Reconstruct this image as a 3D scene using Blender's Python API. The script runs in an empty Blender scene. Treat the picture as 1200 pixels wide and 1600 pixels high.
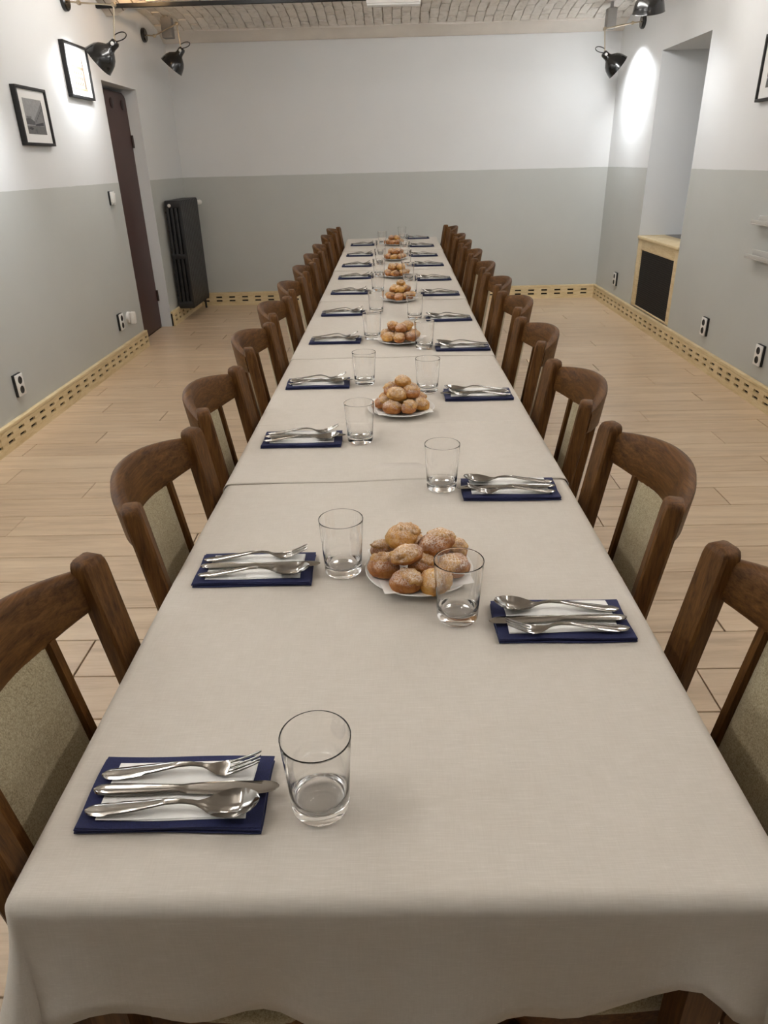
import bpy, bmesh, math, random
from mathutils import Vector, Matrix, noise as mnoise

S = bpy.context.scene
C = S.collection
PI = math.pi

# ------------------------------------------------------------------ camera
F_PX, PITCH, YAW, ROLL = 1101.95, 0.46103, -0.02007, -0.02597
CAM_POS = Vector((0.0038, 0.0, 1.4113))
fw = Vector((math.sin(YAW)*math.cos(PITCH), math.cos(YAW)*math.cos(PITCH), -math.sin(PITCH)))
r0 = Vector((math.cos(YAW), -math.sin(YAW), 0.0)); u0 = r0.cross(fw)
rt = r0*math.cos(ROLL) + u0*math.sin(ROLL); up = -r0*math.sin(ROLL) + u0*math.cos(ROLL)
cam_d = bpy.data.cameras.new('camera'); cam = bpy.data.objects.new('camera', cam_d); C.objects.link(cam)
cam_d.sensor_fit = 'VERTICAL'; cam_d.sensor_height = 36.0; cam_d.lens = F_PX/1600.0*36.0
cam_d.clip_start = 0.02
cam.matrix_world = Matrix(((rt.x, up.x, -fw.x, CAM_POS.x), (rt.y, up.y, -fw.y, CAM_POS.y), (rt.z, up.z, -fw.z, CAM_POS.z), (0, 0, 0, 1)))
S.camera = cam

# ------------------------------------------------------------------ world, exposure, light levels
w = bpy.data.worlds.new('world'); S.world = w; w.use_nodes = True
w.node_tree.nodes['Background'].inputs[0].default_value = (0.05, 0.05, 0.055, 1)
w.node_tree.nodes['Background'].inputs[1].default_value = 0.2
S.view_settings.view_transform = 'Standard'; S.view_settings.look = 'None'
S.view_settings.gamma = 1.0; S.view_settings.use_curve_mapping = False
S.view_settings.exposure = 0.82
LAMP_W = 9.0            # watts in each wall lamp
LAMP_COL = (0.92, 0.96, 1.0)
FILL_STRENGTH = 12.0     # glow of the added fill tubes out of view
FILL_COL = (1.0, 0.975, 0.945)

# ------------------------------------------------------------------ helpers
def srgb(r, g, b):
    f = lambda c: (c/255/12.92) if c/255 <= 0.04045 else ((c/255+0.055)/1.055)**2.4
    return (f(r), f(g), f(b), 1.0)

class MB:
    """collects geometry; build() links it as one mesh object"""
    def __init__(s): s.v = []; s.f = []; s.m = []
    def add(s, vs, fs, mat=0, M=None):
        o = len(s.v)
        s.v += [tuple(M @ Vector(p)) if M else tuple(p) for p in vs]
        s.f += [tuple(i+o for i in f) for f in fs]; s.m += [mat]*len(fs)
        return s
    def box(s, x0, x1, y0, y1, z0, z1, bev=0.0, mat=0, M=None, seg=2):
        bm = bmesh.new(); bmesh.ops.create_cube(bm, size=1.0)
        for v in bm.verts:
            v.co = Vector(((x0+x1)/2+v.co.x*(x1-x0), (y0+y1)/2+v.co.y*(y1-y0), (z0+z1)/2+v.co.z*(z1-z0)))
        if bev > 0:
            bmesh.ops.bevel(bm, geom=list(bm.edges), offset=bev, segments=seg, profile=0.5, affect='EDGES')
        bm.verts.index_update()
        s.add([v.co.copy() for v in bm.verts], [[v.index for v in f.verts] for f in bm.faces], mat, M); bm.free(); return s
    def lathe(s, prof, n=24, mat=0, M=None, close=False, caps=True):
        vs = []; fs = []
        k = len(prof)
        for i in range(n):
            a = 2*PI*i/n
            for r, z in prof: vs.append((r*math.cos(a), r*math.sin(a), z))
        for i in range(n):
            j = (i+1) % n
            for q in range(k if close else k-1):
                q2 = (q+1) % k
                fs.append((i*k+q, j*k+q, j*k+q2, i*k+q2))
        if not close and caps:
            if prof[0][0] > 1e-6: fs.append(tuple((i*k) for i in range(n))[::-1])
            if prof[-1][0] > 1e-6: fs.append(tuple((i*k+k-1) for i in range(n)))
        return s.add(vs, fs, mat, M)
    def tube(s, pts, r, n=8, mat=0, M=None):
        pts = [Vector(p) for p in pts]; rings = []
        ref = Vector((0.123, 0.456, 0.88)).normalized()
        for i, p in enumerate(pts):
            d = (pts[min(i+1, len(pts)-1)] - pts[max(i-1, 0)]).normalized()
            a = d.cross(ref)
            if a.length < 1e-4: a = d.cross(Vector((1, 0, 0)))
            a.normalize(); b = d.cross(a)
            rr = r[i] if isinstance(r, (list, tuple)) else r
            rings.append([p + (a*math.cos(2*PI*q/n)+b*math.sin(2*PI*q/n))*rr for q in range(n)])
        return s.loft(rings, mat, M)
    def loft(s, rings, mat=0, M=None, caps=True):
        n = len(rings[0]); vs = [p for r in rings for p in r]; fs = []
        for i in range(len(rings)-1):
            for q in range(n):
                q2 = (q+1) % n
                fs.append((i*n+q, i*n+q2, (i+1)*n+q2, (i+1)*n+q))
        if caps:
            fs.append(tuple(range(n))[::-1]); fs.append(tuple((len(rings)-1)*n+q for q in range(n)))
        return s.add(vs, fs, mat, M)
    def grid(s, rows, mat=0, M=None):
        n = len(rows[0]); vs = [p for r in rows for p in r]; fs = []
        for i in range(len(rows)-1):
            for q in range(n-1):
                fs.append((i*n+q, i*n+q+1, (i+1)*n+q+1, (i+1)*n+q))
        return s.add(vs, fs, mat, M)
    def mesh(s, name, mats, smooth=35, weld=0.0):
        me = bpy.data.meshes.new(name); me.from_pydata(s.v, [], s.f); 
        if not isinstance(mats, (list, tuple)): mats = [mats]
        for m in mats: me.materials.append(m)
        for p, i in zip(me.polygons, s.m): p.material_index = i
        bm = bmesh.new(); bm.from_mesh(me)
        if weld: bmesh.ops.remove_doubles(bm, verts=bm.verts, dist=weld)
        bmesh.ops.recalc_face_normals(bm, faces=bm.faces); bm.to_mesh(me); bm.free()
        if smooth:
            me.shade_smooth(); me.set_sharp_from_angle(angle=math.radians(smooth))
        me.update(); return me
    def build(s, name, mats, parent=None, smooth=35, weld=0.0):
        return link(name, s.mesh(name, mats, smooth, weld), parent)

def link(name, data, parent=None):
    o = bpy.data.objects.new(name, data); C.objects.link(o); o.parent = parent; return o
def tag(o, label=None, cat=None, group=None, kind=None):
    if label: o['label'] = label
    if cat: o['category'] = cat
    if group: o['group'] = group
    if kind: o['kind'] = kind
    return o
def thing(name, loc, rz=0.0):
    o = bpy.data.objects.new(name, None); C.objects.link(o); o.location = loc; o.rotation_euler = (0, 0, rz)
    o.empty_display_size = 0.05; return o
def copy_tree(o, parent=None):
    c = o.copy(); C.objects.link(c); c.parent = parent
    for ch in list(o.children): copy_tree(ch, c)
    return c
def aim(loc, d, roll_ref=(0, 0, 1)):
    """matrix whose +Z axis points along d"""
    return Matrix.Translation(Vector(loc)) @ Vector(d).to_track_quat('Z', 'Y').to_matrix().to_4x4()
def interp(x, tab):
    if x <= tab[0][0]: return tab[0][1]
    for (a, b), (c, d) in zip(tab, tab[1:]):
        if x <= c: return b + (d-b)*(x-a)/(c-a)
    return tab[-1][1]
def smooth01(t): t = max(0.0, min(1.0, t)); return t*t*(3-2*t)
ORD = ['nearest', 'second', 'third', 'fourth', 'fifth', 'sixth', 'seventh', 'eighth', 'ninth', 'tenth', 'farthest']
def nth(i): return 'first' if i == 0 else ORD[i] if i < 10 else 'eleventh'

# ------------------------------------------------------------------ materials
class NT:
    def __init__(s, name):
        s.m = bpy.data.materials.new(name); s.m.use_nodes = True; s.t = s.m.node_tree; s.n = s.t.nodes; s.p = s.n['Principled BSDF']
    def node(s, typ, **kw):
        n = s.n.new(typ)
        for k, v in kw.items(): setattr(n, k, v)
        return n
    def l(s, a, b): s.t.links.new(a, b)
    def coords(s, scale=(1, 1, 1), kind='Object', rnd=False):
        tc = s.node('ShaderNodeTexCoord'); mp = s.node('ShaderNodeMapping'); mp.inputs['Scale'].default_value = scale
        s.l(tc.outputs[kind], mp.inputs['Vector'])
        if rnd:
            oi = s.node('ShaderNodeObjectInfo'); mu = s.node('ShaderNodeMath', operation='MULTIPLY'); mu.inputs[1].default_value = 37.0
            s.l(oi.outputs['Random'], mu.inputs[0]); s.l(mu.outputs[0], mp.inputs['Location'])
        return mp.outputs['Vector']
    def noise(s, vec, scale, detail=3, rough=0.5, dist=0.0):
        n = s.node('ShaderNodeTexNoise'); n.inputs['Scale'].default_value = scale; n.inputs['Detail'].default_value = detail
        n.inputs['Roughness'].default_value = rough; n.inputs['Distortion'].default_value = dist
        s.l(vec, n.inputs['Vector']); return n.outputs['Fac']
    def ramp(s, fac, stops):
        r = s.node('ShaderNodeValToRGB'); e = r.color_ramp.elements
        while len(e) < len(stops): e.new(0.5)
        for i, (p, c) in enumerate(stops): e[i].position = p; e[i].color = c
        s.l(fac, r.inputs['Fac']); return r.outputs['Color']
    def mix(s, fac, a, b, blend='MIX'):
        m = s.node('ShaderNodeMix', data_type='RGBA', blend_type=blend)
        for sock, val in ((m.inputs['Factor'], fac), (m.inputs[6], a), (m.inputs[7], b)):
            if hasattr(val, 'is_output'): s.l(val, sock)
            else: sock.default_value = val
        return m.outputs[2]
    def bump(s, h, strength=0.2, dist=0.002):
        b = s.node('ShaderNodeBump'); b.inputs['Strength'].default_value = strength; b.inputs['Distance'].default_value = dist
        s.l(h, b.inputs['Height']); s.l(b.outputs['Normal'], s.p.inputs['Normal'])
    def set(s, **kw):
        for k, v in kw.items():
            k = {'color': 'Base Color', 'rough': 'Roughness', 'metal': 'Metallic', 'spec': 'Specular IOR Level', 'trans': 'Transmission Weight',
                 'ior': 'IOR', 'coat': 'Coat Weight', 'sheen': 'Sheen Weight', 'emit': 'Emission Color', 'estr': 'Emission Strength'}[k]
            if hasattr(v, 'is_output'): s.l(v, s.p.inputs[k])
            else: s.p.inputs[k].default_value = v
        return s.m

def plain(name, col, rough=0.5, metal=0.0, var=0.06, scale=12.0, **kw):
    t = NT(name); f = t.noise(t.coords(), scale, 3)
    a = tuple(c*(1-var) for c in col[:3])+(1,); b = tuple(min(1, c*(1+var)) for c in col[:3])+(1,)
    return t.set(color=t.ramp(f, [(0.3, a), (0.7, b)]), rough=rough, metal=metal, **kw)

def wood(name, dark, mid, light, scale, rough=0.38, rnd=True, bump=0.08, coat=0.15):
    t = NT(name); v = t.coords(scale, rnd=rnd)
    f = t.noise(v, 3.0, 5, 0.6, 0.6); f2 = t.noise(v, 14.0, 3, 0.5)
    c = t.ramp(f, [(0.3, dark), (0.5, mid), (0.72, light)])
    c = t.mix(0.25, c, t.ramp(f2, [(0.35, dark), (0.65, light)]))
    t.bump(f2, bump, 0.001)
    return t.set(color=c, rough=rough, coat=coat, spec=0.22)

M = {}
def wall_paint(name, upper, lower, z):
    t = NT(name); tc = t.node('ShaderNodeTexCoord'); sx = t.node('ShaderNodeSeparateXYZ'); t.l(tc.outputs['Object'], sx.inputs[0])
    n1 = t.noise(t.coords(), 2.2, 4, 0.55)
    ma = t.node('ShaderNodeMath', operation='MULTIPLY_ADD'); ma.inputs[1].default_value = 0.006; ma.inputs[2].default_value = -0.003
    t.l(t.noise(t.coords(), 9.0, 2), ma.inputs[0])
    ad = t.node('ShaderNodeMath', operation='ADD'); t.l(sx.outputs['Z'], ad.inputs[0]); t.l(ma.outputs[0], ad.inputs[1])
    gt = t.node('ShaderNodeMath', operation='GREATER_THAN'); gt.inputs[1].default_value = z; t.l(ad.outputs[0], gt.inputs[0])
    k = lambda c, q: tuple(x*q for x in c[:3])+(1,)
    cu = t.ramp(n1, [(0.3, k(upper, 0.975)), (0.7, upper)]); cl = t.ramp(n1, [(0.3, k(lower, 0.96)), (0.7, lower)])
    t.bump(t.noise(t.coords(), 60.0, 3), 0.06, 0.002)
    return t.set(color=t.mix(gt.outputs[0], cl, cu), rough=0.55)
DADO = 1.309
M['wall'] = wall_paint('wall_paint', srgb(226, 227, 227), srgb(194, 196, 192), DADO)
M['white_wall'] = wall_paint('white_paint', srgb(224, 227, 229), srgb(224, 227, 229), -5)
M['plaster'] = plain('ceiling_plaster', srgb(226, 219, 210), 0.8, var=0.05, scale=5)
def brick_mat():
    t = NT('painted_brick'); v = t.coords(rnd=True); oi = t.node('ShaderNodeObjectInfo')
    n = t.noise(v, 18.0, 5, 0.6); n2 = t.noise(v, 90.0, 3)
    c = t.ramp(n, [(0.25, srgb(200, 192, 182)), (0.45, srgb(232, 226, 217)), (0.75, srgb(242, 237, 230))])
    c = t.mix(0.18, c, t.ramp(oi.outputs['Random'], [(0.0, srgb(150, 140, 128)), (1.0, srgb(225, 218, 210))]))
    t.bump(n2, 0.5, 0.004); return t.set(color=c, rough=0.85)
M['brick'] = brick_mat()
M['mortar'] = plain('dark_mortar', srgb(120, 110, 98), 0.95, var=0.15, scale=30)
def plank_mat():
    t = NT('oak_laminate'); v = t.coords((0.7, 9, 9), rnd=True); oi = t.node('ShaderNodeObjectInfo')
    f = t.noise(v, 2.2, 6, 0.62, 0.9); f2 = t.noise(v, 16.0, 3)
    c = t.ramp(f, [(0.28, srgb(182, 155, 124)), (0.5, srgb(214, 188, 156)), (0.74, srgb(230, 208, 178))])
    c = t.mix(0.2, c, t.ramp(f2, [(0.3, srgb(168, 141, 112)), (0.7, srgb(222, 203, 177))]))
    c = t.mix(0.22, c, t.ramp(oi.outputs['Random'], [(0, srgb(186, 160, 131)), (0.5, srgb(206, 182, 153)), (1, srgb(222, 201, 174))]))
    t.bump(f2, 0.05, 0.001); return t.set(color=c, rough=0.33, spec=0.5)
M['plank'] = plank_mat()
M['floor_gap'] = plain('floor_joint', srgb(70, 54, 40), 0.9)
M['pine'] = wood('pale_pine', srgb(206, 182, 136), srgb(224, 203, 160), srgb(234, 217, 180), (2, 2, 14), 0.5, rnd=False, coat=0.05)
M['slot_dark'] = plain('slot_dark', srgb(24, 20, 16), 0.9)
CH = (srgb(56, 33, 12), srgb(90, 58, 25), srgb(120, 82, 42))
M['chair_wood_z'] = wood('walnut_upright', *CH, (30, 30, 2.2), 0.5, coat=0.0)
M['chair_wood_y'] = wood('walnut_rail', *CH, (30, 2.2, 30), 0.5, coat=0.0)
def fabric_mat():
    t = NT('beige_upholstery'); v = t.coords(rnd=True); n = t.noise(v, 420.0, 2, 0.6); n2 = t.noise(v, 120.0, 3)
    c = t.ramp(n, [(0.3, srgb(124, 110, 80)), (0.5, srgb(168, 154, 122)), (0.7, srgb(194, 181, 150))])
    c = t.mix(0.25, c, t.ramp(n2, [(0.3, srgb(132, 122, 98)), (0.7, srgb(184, 174, 148))]))
    t.bump(n, 0.4, 0.001); return t.set(color=c, rough=0.95, sheen=0.2)
M['fabric'] = fabric_mat()
def cloth_mat():
    t = NT('offwhite_linen')
    a = t.noise(t.coords((14, 260, 260)), 3.0, 3, 0.6); b = t.noise(t.coords((260, 14, 14)), 3.0, 3, 0.6); c0 = t.noise(t.coords((40, 40, 40)), 1.0, 3)
    c = t.ramp(a, [(0.3, srgb(197, 189, 177)), (0.58, srgb(208, 200, 189)), (0.78, srgb(224, 218, 209))])
    c = t.mix(0.35, c, t.ramp(b, [(0.35, srgb(196, 188, 176)), (0.7, srgb(213, 206, 196))]))
    c = t.mix(0.3, c, t.ramp(c0, [(0.3, srgb(200, 192, 180)), (0.7, srgb(210, 203, 192))]))
    t.bump(a, 0.12, 0.0008); return t.set(color=c, rough=0.8, sheen=0.15)
M['cloth'] = cloth_mat()
def navy_mat():
    t = NT('navy_napkin'); v = t.coords(); n = t.noise(v, 700.0, 2); n2 = t.noise(v, 30.0, 3)
    c = t.mix(0.4, t.ramp(n, [(0.3, srgb(16, 22, 62)), (0.7, srgb(32, 40, 92))]), t.ramp(n2, [(0.3, srgb(18, 24, 66)), (0.7, srgb(28, 36, 84))]))
    t.bump(n, 0.3, 0.0008); return t.set(color=c, rough=0.85, sheen=0.1)
M['navy'] = navy_mat()
M['paper'] = plain('white_paper', srgb(247, 246, 243), 0.9, var=0.02, scale=60)
def steel_mat():
    t = NT('stainless_steel'); n = t.noise(t.coords((40, 400, 400)), 2.0, 2)
    return t.set(color=srgb(156, 153, 148), metal=1.0, rough=t.ramp(n, [(0.3, (0.09, 0.09, 0.09, 1)), (0.7, (0.15, 0.15, 0.15, 1))]))
M['steel'] = steel_mat()
t = NT('clear_glass'); M['glass'] = t.set(color=(1, 1, 1, 1), rough=0.0, trans=1.0, ior=1.48)
M['porcelain'] = plain('white_porcelain', srgb(248, 247, 244), 0.12, var=0.01)
def bun_mat(name, cols, sugar_amt):
    t = NT(name); v = t.coords(rnd=True)
    c = t.ramp(t.noise(v, 60.0, 4, 0.6), [(0.3, cols[0]), (0.5, cols[1]), (0.72, cols[2])])
    ge = t.node('ShaderNodeNewGeometry'); sx = t.node('ShaderNodeSeparateXYZ'); t.l(ge.outputs['Normal'], sx.inputs[0])
    mr = t.node('ShaderNodeMapRange'); mr.inputs['From Min'].default_value = 0.05; mr.inputs['From Max'].default_value = 0.95; t.l(sx.outputs['Z'], mr.inputs['Value'])
    sp = t.ramp(t.noise(v, 380.0, 3, 0.75), [(0.42, (0, 0, 0, 1)), (0.56, (1, 1, 1, 1))])
    pt = t.ramp(t.noise(v, 45.0, 2), [(0.3, (0.35, 0.35, 0.35, 1)), (0.6, (1, 1, 1, 1))])
    mu = t.node('ShaderNodeMath', operation='MULTIPLY'); t.l(mr.outputs['Result'], mu.inputs[0]); t.l(sp, mu.inputs[1])
    m2 = t.node('ShaderNodeMath', operation='MULTIPLY'); t.l(mu.outputs[0], m2.inputs[0]); t.l(pt, m2.inputs[1])
    m3 = t.node('ShaderNodeMath', operation='MULTIPLY'); t.l(m2.outputs[0], m3.inputs[0]); m3.inputs[1].default_value = sugar_amt
    t.bump(t.noise(v, 150.0, 3, 0.6), 0.5, 0.002)
    return t.set(color=t.mix(m3.outputs[0], c, srgb(236, 226, 214)), rough=0.7)
M['bun'] = bun_mat('choux_brown', (srgb(116, 66, 26), srgb(162, 100, 44), srgb(192, 134, 68)), 0.8)
M['bun_gold'] = bun_mat('choux_golden', (srgb(156, 102, 36), srgb(196, 140, 58), srgb(216, 172, 94)), 0.6)
M['crust'] = bun_mat('choux_crust', (srgb(148, 98, 44), srgb(194, 142, 74), srgb(218, 176, 106)), 0.85)
t = NT('black_enamel'); M['black'] = t.set(color=srgb(20, 19, 19), rough=0.22, coat=0.4)
M['black_matte'] = plain('black_matte', srgb(28, 27, 27), 0.6)
M['track_black'] = plain('track_black', srgb(14, 13, 13), 0.7)
M['iron'] = plain('dark_cast_iron', srgb(33, 33, 35), 0.45, var=0.12, scale=40)
t = NT('brass_rod'); M['brass'] = t.set(color=srgb(182, 168, 146), metal=1.0, rough=0.28)
M['reflector'] = plain('white_enamel', srgb(235, 235, 232), 0.4, var=0.01)
t = NT('bulb'); M['bulb'] = t.set(color=(1, 1, 1, 1), emit=(0.95, 0.97, 1.0, 1), estr=14.0)
t = NT('fill_emitter'); M['fill_emitter'] = t.set(color=(0.9, 0.9, 0.9, 1), emit=FILL_COL+(1,), estr=FILL_STRENGTH)
M['white_plastic'] = plain('white_plastic', srgb(232, 230, 226), 0.35, var=0.01)
M['grey_metal'] = plain('grey_metal', srgb(138, 134, 130), 0.55, var=0.04)
M['door'] = plain('brown_door_paint', srgb(64, 35, 29), 0.42, var=0.1, scale=6)
M['door_dark'] = plain('dark_brown', srgb(44, 26, 22), 0.5)
M['mesh_black'] = plain('black_mesh', srgb(34, 31, 29), 0.6)
M['stone_sill'] = plain('grey_sill', srgb(128, 124, 120), 0.5)
M['print_white'] = plain('mat_board', srgb(232, 231, 228), 0.8, var=0.01)
for i, c in enumerate([(150, 150, 150), (120, 120, 120), (88, 88, 90), (60, 60, 62), (104, 103, 102), (198, 192, 184), (188, 174, 152), (104, 88, 72), (158, 138, 112)]):
    M['ink%d' % i] = plain('ink_%d' % i, srgb(*c), 0.8, var=0.1, scale=50)
t = NT('picture_glazing'); M['acrylic'] = t.set(color=srgb(226, 223, 217), rough=0.12, trans=0.35, ior=1.45)
t = NT('window_glass'); M['pane'] = t.set(color=srgb(20, 22, 26), rough=0.08)

# ------------------------------------------------------------------ room dimensions
XL, XR, YB, YF = -2.183, 2.260, 8.177, -2.6
DOOR = (6.225, 7.05, 2.02); NICHE = (5.905, 6.92, 0.75, 2.183)
ZTOP = 2.95
def structure(o): return tag(o, kind='structure')

# walls
b = MB()
b.box(XL-0.4, XL, YF, DOOR[0], 0, ZTOP); b.box(XL-0.4, XL, DOOR[1], YB+0.2, 0, ZTOP); b.box(XL-0.4, XL, DOOR[0], DOOR[1], DOOR[2], ZTOP)
structure(b.build('wall_left', M['wall'], smooth=0))
b = MB()
b.box(XR, XR+0.7, YF, NICHE[0], 0, ZTOP); b.box(XR, XR+0.7, NICHE[1], YB+0.2, 0, ZTOP)
b.box(XR, XR+0.7, NICHE[0], NICHE[1], NICHE[3], ZTOP); b.box(XR+0.06, XR+0.7, NICHE[0], NICHE[1], 0, NICHE[2]-0.03)
b.box(XR+0.52, XR+0.7, NICHE[0], NICHE[1], NICHE[2]-0.03, 0.9); b.box(XR+0.52, XR+0.7, NICHE[0], NICHE[1], 2.05, NICHE[3])
structure(b.build('wall_right', M['wall'], smooth=0))
structure(MB().box(XL-0.4, XR+0.7, YB, YB+0.2, 0, ZTOP).build('wall_back', M['wall'], smooth=0))
structure(MB().box(XL-0.4, XR+0.7, YF-0.2, YF, 0, ZTOP).build('wall_front', M['wall'], smooth=0))
# white jamb linings of niche and door recess
b = MB()
b.box(XR, XR+0.52, NICHE[1]-0.004, NICHE[1], NICHE[2], NICHE[3]); b.box(XR, XR+0.52, NICHE[0], NICHE[0]+0.004, NICHE[2], NICHE[3])
b.box(XR, XR+0.52, NICHE[0]+0.004, NICHE[1]-0.004, NICHE[3]-0.004, NICHE[3])
structure(b.build('trim_1', M['white_wall'], smooth=0))
b = MB()
b.box(XL-0.3, XL, DOOR[1]-0.004, DOOR[1], 0, DOOR[2]); b.box(XL-0.3, XL, DOOR[0], DOOR[0]+0.004, 0, DOOR[2])
b.box(XL-0.3, XL, DOOR[0]+0.004, DOOR[1]-0.004, DOOR[2]-0.004, DOOR[2])
structure(b.build('trim_2', M['white_wall'], smooth=0))
# window at the back of the niche
win = structure(thing('window_1', (XR+0.52, (NICHE[0]+NICHE[1])/2, 0.9)))
hw_, hh_ = (NICHE[1]-NICHE[0])/2-0.004, 1.15
b = MB(); b.box(0.0, 0.06, -hw_, -hw_+0.07, 0, hh_, 0.006); b.box(0.0, 0.06, hw_-0.07, hw_, 0, hh_, 0.006)
b.box(0.0, 0.06, -hw_+0.07, hw_-0.07, 0, 0.07, 0.006); b.box(0.0, 0.06, -hw_+0.07, hw_-0.07, hh_-0.07, hh_, 0.006); b.box(0.0, 0.06, -0.04, 0.04, 0.07, hh_-0.07, 0.006)
b.build('window_frame', M['white_plastic'], win)
for s_ in (-1, 1):
    y0, y1 = sorted((s_*0.04, s_*(hw_-0.07)))
    MB().box(0.025, 0.035, y0, y1, 0.07, hh_-0.07).build('pane', M['pane'], win, 0)

# floor: slab with separate planks on top
floor = structure(MB().box(XL-0.4, XR+0.7, YF-0.2, YB+0.2, -0.12, -0.0105).build('floor', M['floor_gap'], smooth=0))
rng = random.Random(11)
PW, PL = 0.188, 1.285
bm0 = MB().box(-PL/2+0.0020, PL/2-0.0020, -PW/2+0.0020, PW/2-0.0020, -0.0105, 0.0, 0.0012, seg=1).mesh('plank', M['plank'], 30)
cut = {}
def plank_mesh(L):
    k = round(L, 2)
    if k not in cut:
        cut[k] = MB().box(-L/2+0.0020, L/2-0.0020, -PW/2+0.0020, PW/2-0.0020, -0.0105, 0.0, 0.0012, seg=1).mesh('plank', M['plank'], 30)
    return cut[k]
y = 2.479 - PW*16; row = 0
starts = [0.0, 0.44, 0.87, 0.22, 1.06, 0.65]
while y < YB:
    x = XL - 0.10 - starts[row % 6] - rng.uniform(0, 0.12)
    while x < XR+0.02:
        x0, x1 = max(x, XL-0.10), min(x+PL, XR+0.02)
        if x1-x0 > 0.06:
            me = bm0 if abs((x1-x0)-PL) < 1e-4 else plank_mesh(round(x1-x0, 2))
            o = link('plank', me, floor); o.location = ((x0+x1)/2, y+PW/2, 0)
            if rng.random() < 0.5: o.rotation_euler = (0, 0, PI)
        x += PL
    y += PW; row += 1

# ceiling: shallow brick vaults between springing lines, ledge along the back wall
def vault_z(x, y):
    per = 1.62; yc = 7.40 - per*max(0, math.ceil((7.40-0.81-y)/per)) if y < 6.6 else 7.40
    d = y - yc
    k = 0.22 if (d > 0 and yc > 7) else 0.09
    z = 2.64 - k*d*d
    edge = smooth01((-1.80-x)/0.35)          # haunch drops beside the left wall
    if d < 0 or yc < 7: z -= edge*0.20*d*d
    return z
b = MB(); rows = []
ys = [YF+(8.0-YF)*i/150 for i in range(151)]; xs = [XL-0.05+(XR-XL+0.1)*i/40 for i in range(41)]
for yy in ys: rows.append([(xx, yy, vault_z(xx, yy)+0.016) for xx in xs])
b.grid(rows)
def vault_mat():
    t = NT('vault_brickwork'); tc = t.coords((1, 1, 1)); br = t.node('ShaderNodeTexBrick')
    mp = t.node('ShaderNodeMapping'); mp.inputs['Rotation'].default_value = (0, 0, PI/2); t.l(tc, mp.inputs[0]); t.l(mp.outputs[0], br.inputs['Vector'])
    br.inputs['Scale'].default_value = 1.0; br.inputs['Brick Width'].default_value = 0.24; br.inputs['Row Height'].default_value = 0.085; br.inputs['Mortar Size'].default_value = 0.005
    br.inputs['Color1'].default_value = srgb(208, 200, 190); br.inputs['Color2'].default_value = srgb(222, 214, 204); br.inputs['Mortar'].default_value = srgb(130, 120, 108)
    t.bump(br.outputs['Fac'], 0.6, -0.01); return t.set(color=br.outputs['Color'], rough=0.85)
M['vault'] = vault_mat()
ceil = structure(b.build('ceiling', M['vault']))
sol = ceil.modifiers.new('thickness', 'SOLIDIFY'); sol.thickness = 0.2; sol.offset = 1.0
# individual bricks of the vault in view
def brick_mesh(seed):
    rg = random.Random(seed); bm = bmesh.new(); bmesh.ops.create_cube(bm, size=1.0)
    bmesh.ops.subdivide_edges(bm, edges=list(bm.edges), cuts=1, use_grid_fill=True)
    for v in bm.verts:
        p = Vector((v.co.x*0.081, v.co.y*0.236, v.co.z*0.04))
        n_ = mnoise.noise_vector(Vector((p.x*30+seed*3.1, p.y*14, p.z*20)))
        if abs(v.co.x) > 0.4 and abs(v.co.y) > 0.4: p.x *= 0.90; p.y *= 0.975
        if v.co.z < -0.4 and (abs(v.co.x) > 0.4 or abs(v.co.y) > 0.4): p.z *= 0.72
        v.co = p + Vector((n_.x*0.005, n_.y*0.006, n_.z*0.005))
    me = bpy.data.meshes.new('brick'); bm.to_mesh(me); bm.free(); me.materials.append(M['brick']); me.shade_smooth(); me.set_sharp_from_angle(angle=math.radians(60)); return me
bms = [brick_mesh(k) for k in range(8)]
rng = random.Random(5)
nx = 52; bp = (XR-XL)/nx
for i in range(nx):
    off = 0.0 if i % 2 else 0.118
    off += rng.uniform(-0.025, 0.025)
    for j in range(5):
        yc = 7.985 - 0.12 - j*0.242 - off
        xx = XL + (i+0.5)*bp
        sl = (vault_z(xx, yc+0.02)-vault_z(xx, yc-0.02))/0.04
        o = link('brick', bms[rng.randrange(8)], ceil)
        o.location = (xx+rng.uniform(-0.002, 0.002), yc, vault_z(xx, yc)+0.012+rng.uniform(-0.004, 0.004))
        o.rotation_euler = (math.atan(sl), rng.uniform(-0.03, 0.03), rng.uniform(-0.03, 0.03))
        if off > 0.05 and j == 0:
            o2 = link('brick', bms[rng.randrange(8)], ceil); o2.scale = (1, 0.46, 1)
            y2 = 7.985-0.055; o2.location = (xx, y2, vault_z(xx, y2)+0.012); o2.rotation_euler = (math.atan((vault_z(xx, y2+.02)-vault_z(xx, y2-.02))/.04), 0, 0)
# plaster fillet along the back wall
prof = [(YB, 2.487), (YB-0.035, 2.485), (YB-0.05, 2.492), (YB-0.10, 2.522), (YB-0.15, 2.542), (YB-0.20, 2.556), (YB-0.20, 2.60), (YB, 2.66)]
b = MB(); rings = []
for i in range(31):
    xx = XL + (XR-XL)*i/30
    rings.append([(xx, p[0]+(0.004*math.sin(i*1.7+p[1]*40) if 1 < q < 6 else 0), p[1]+(0.005*math.sin(i*0.9) if 2 < q < 6 else 0)) for q, p in enumerate(prof)])
b.loft(rings); structure(b.build('trim_3', M['plaster']))

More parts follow.
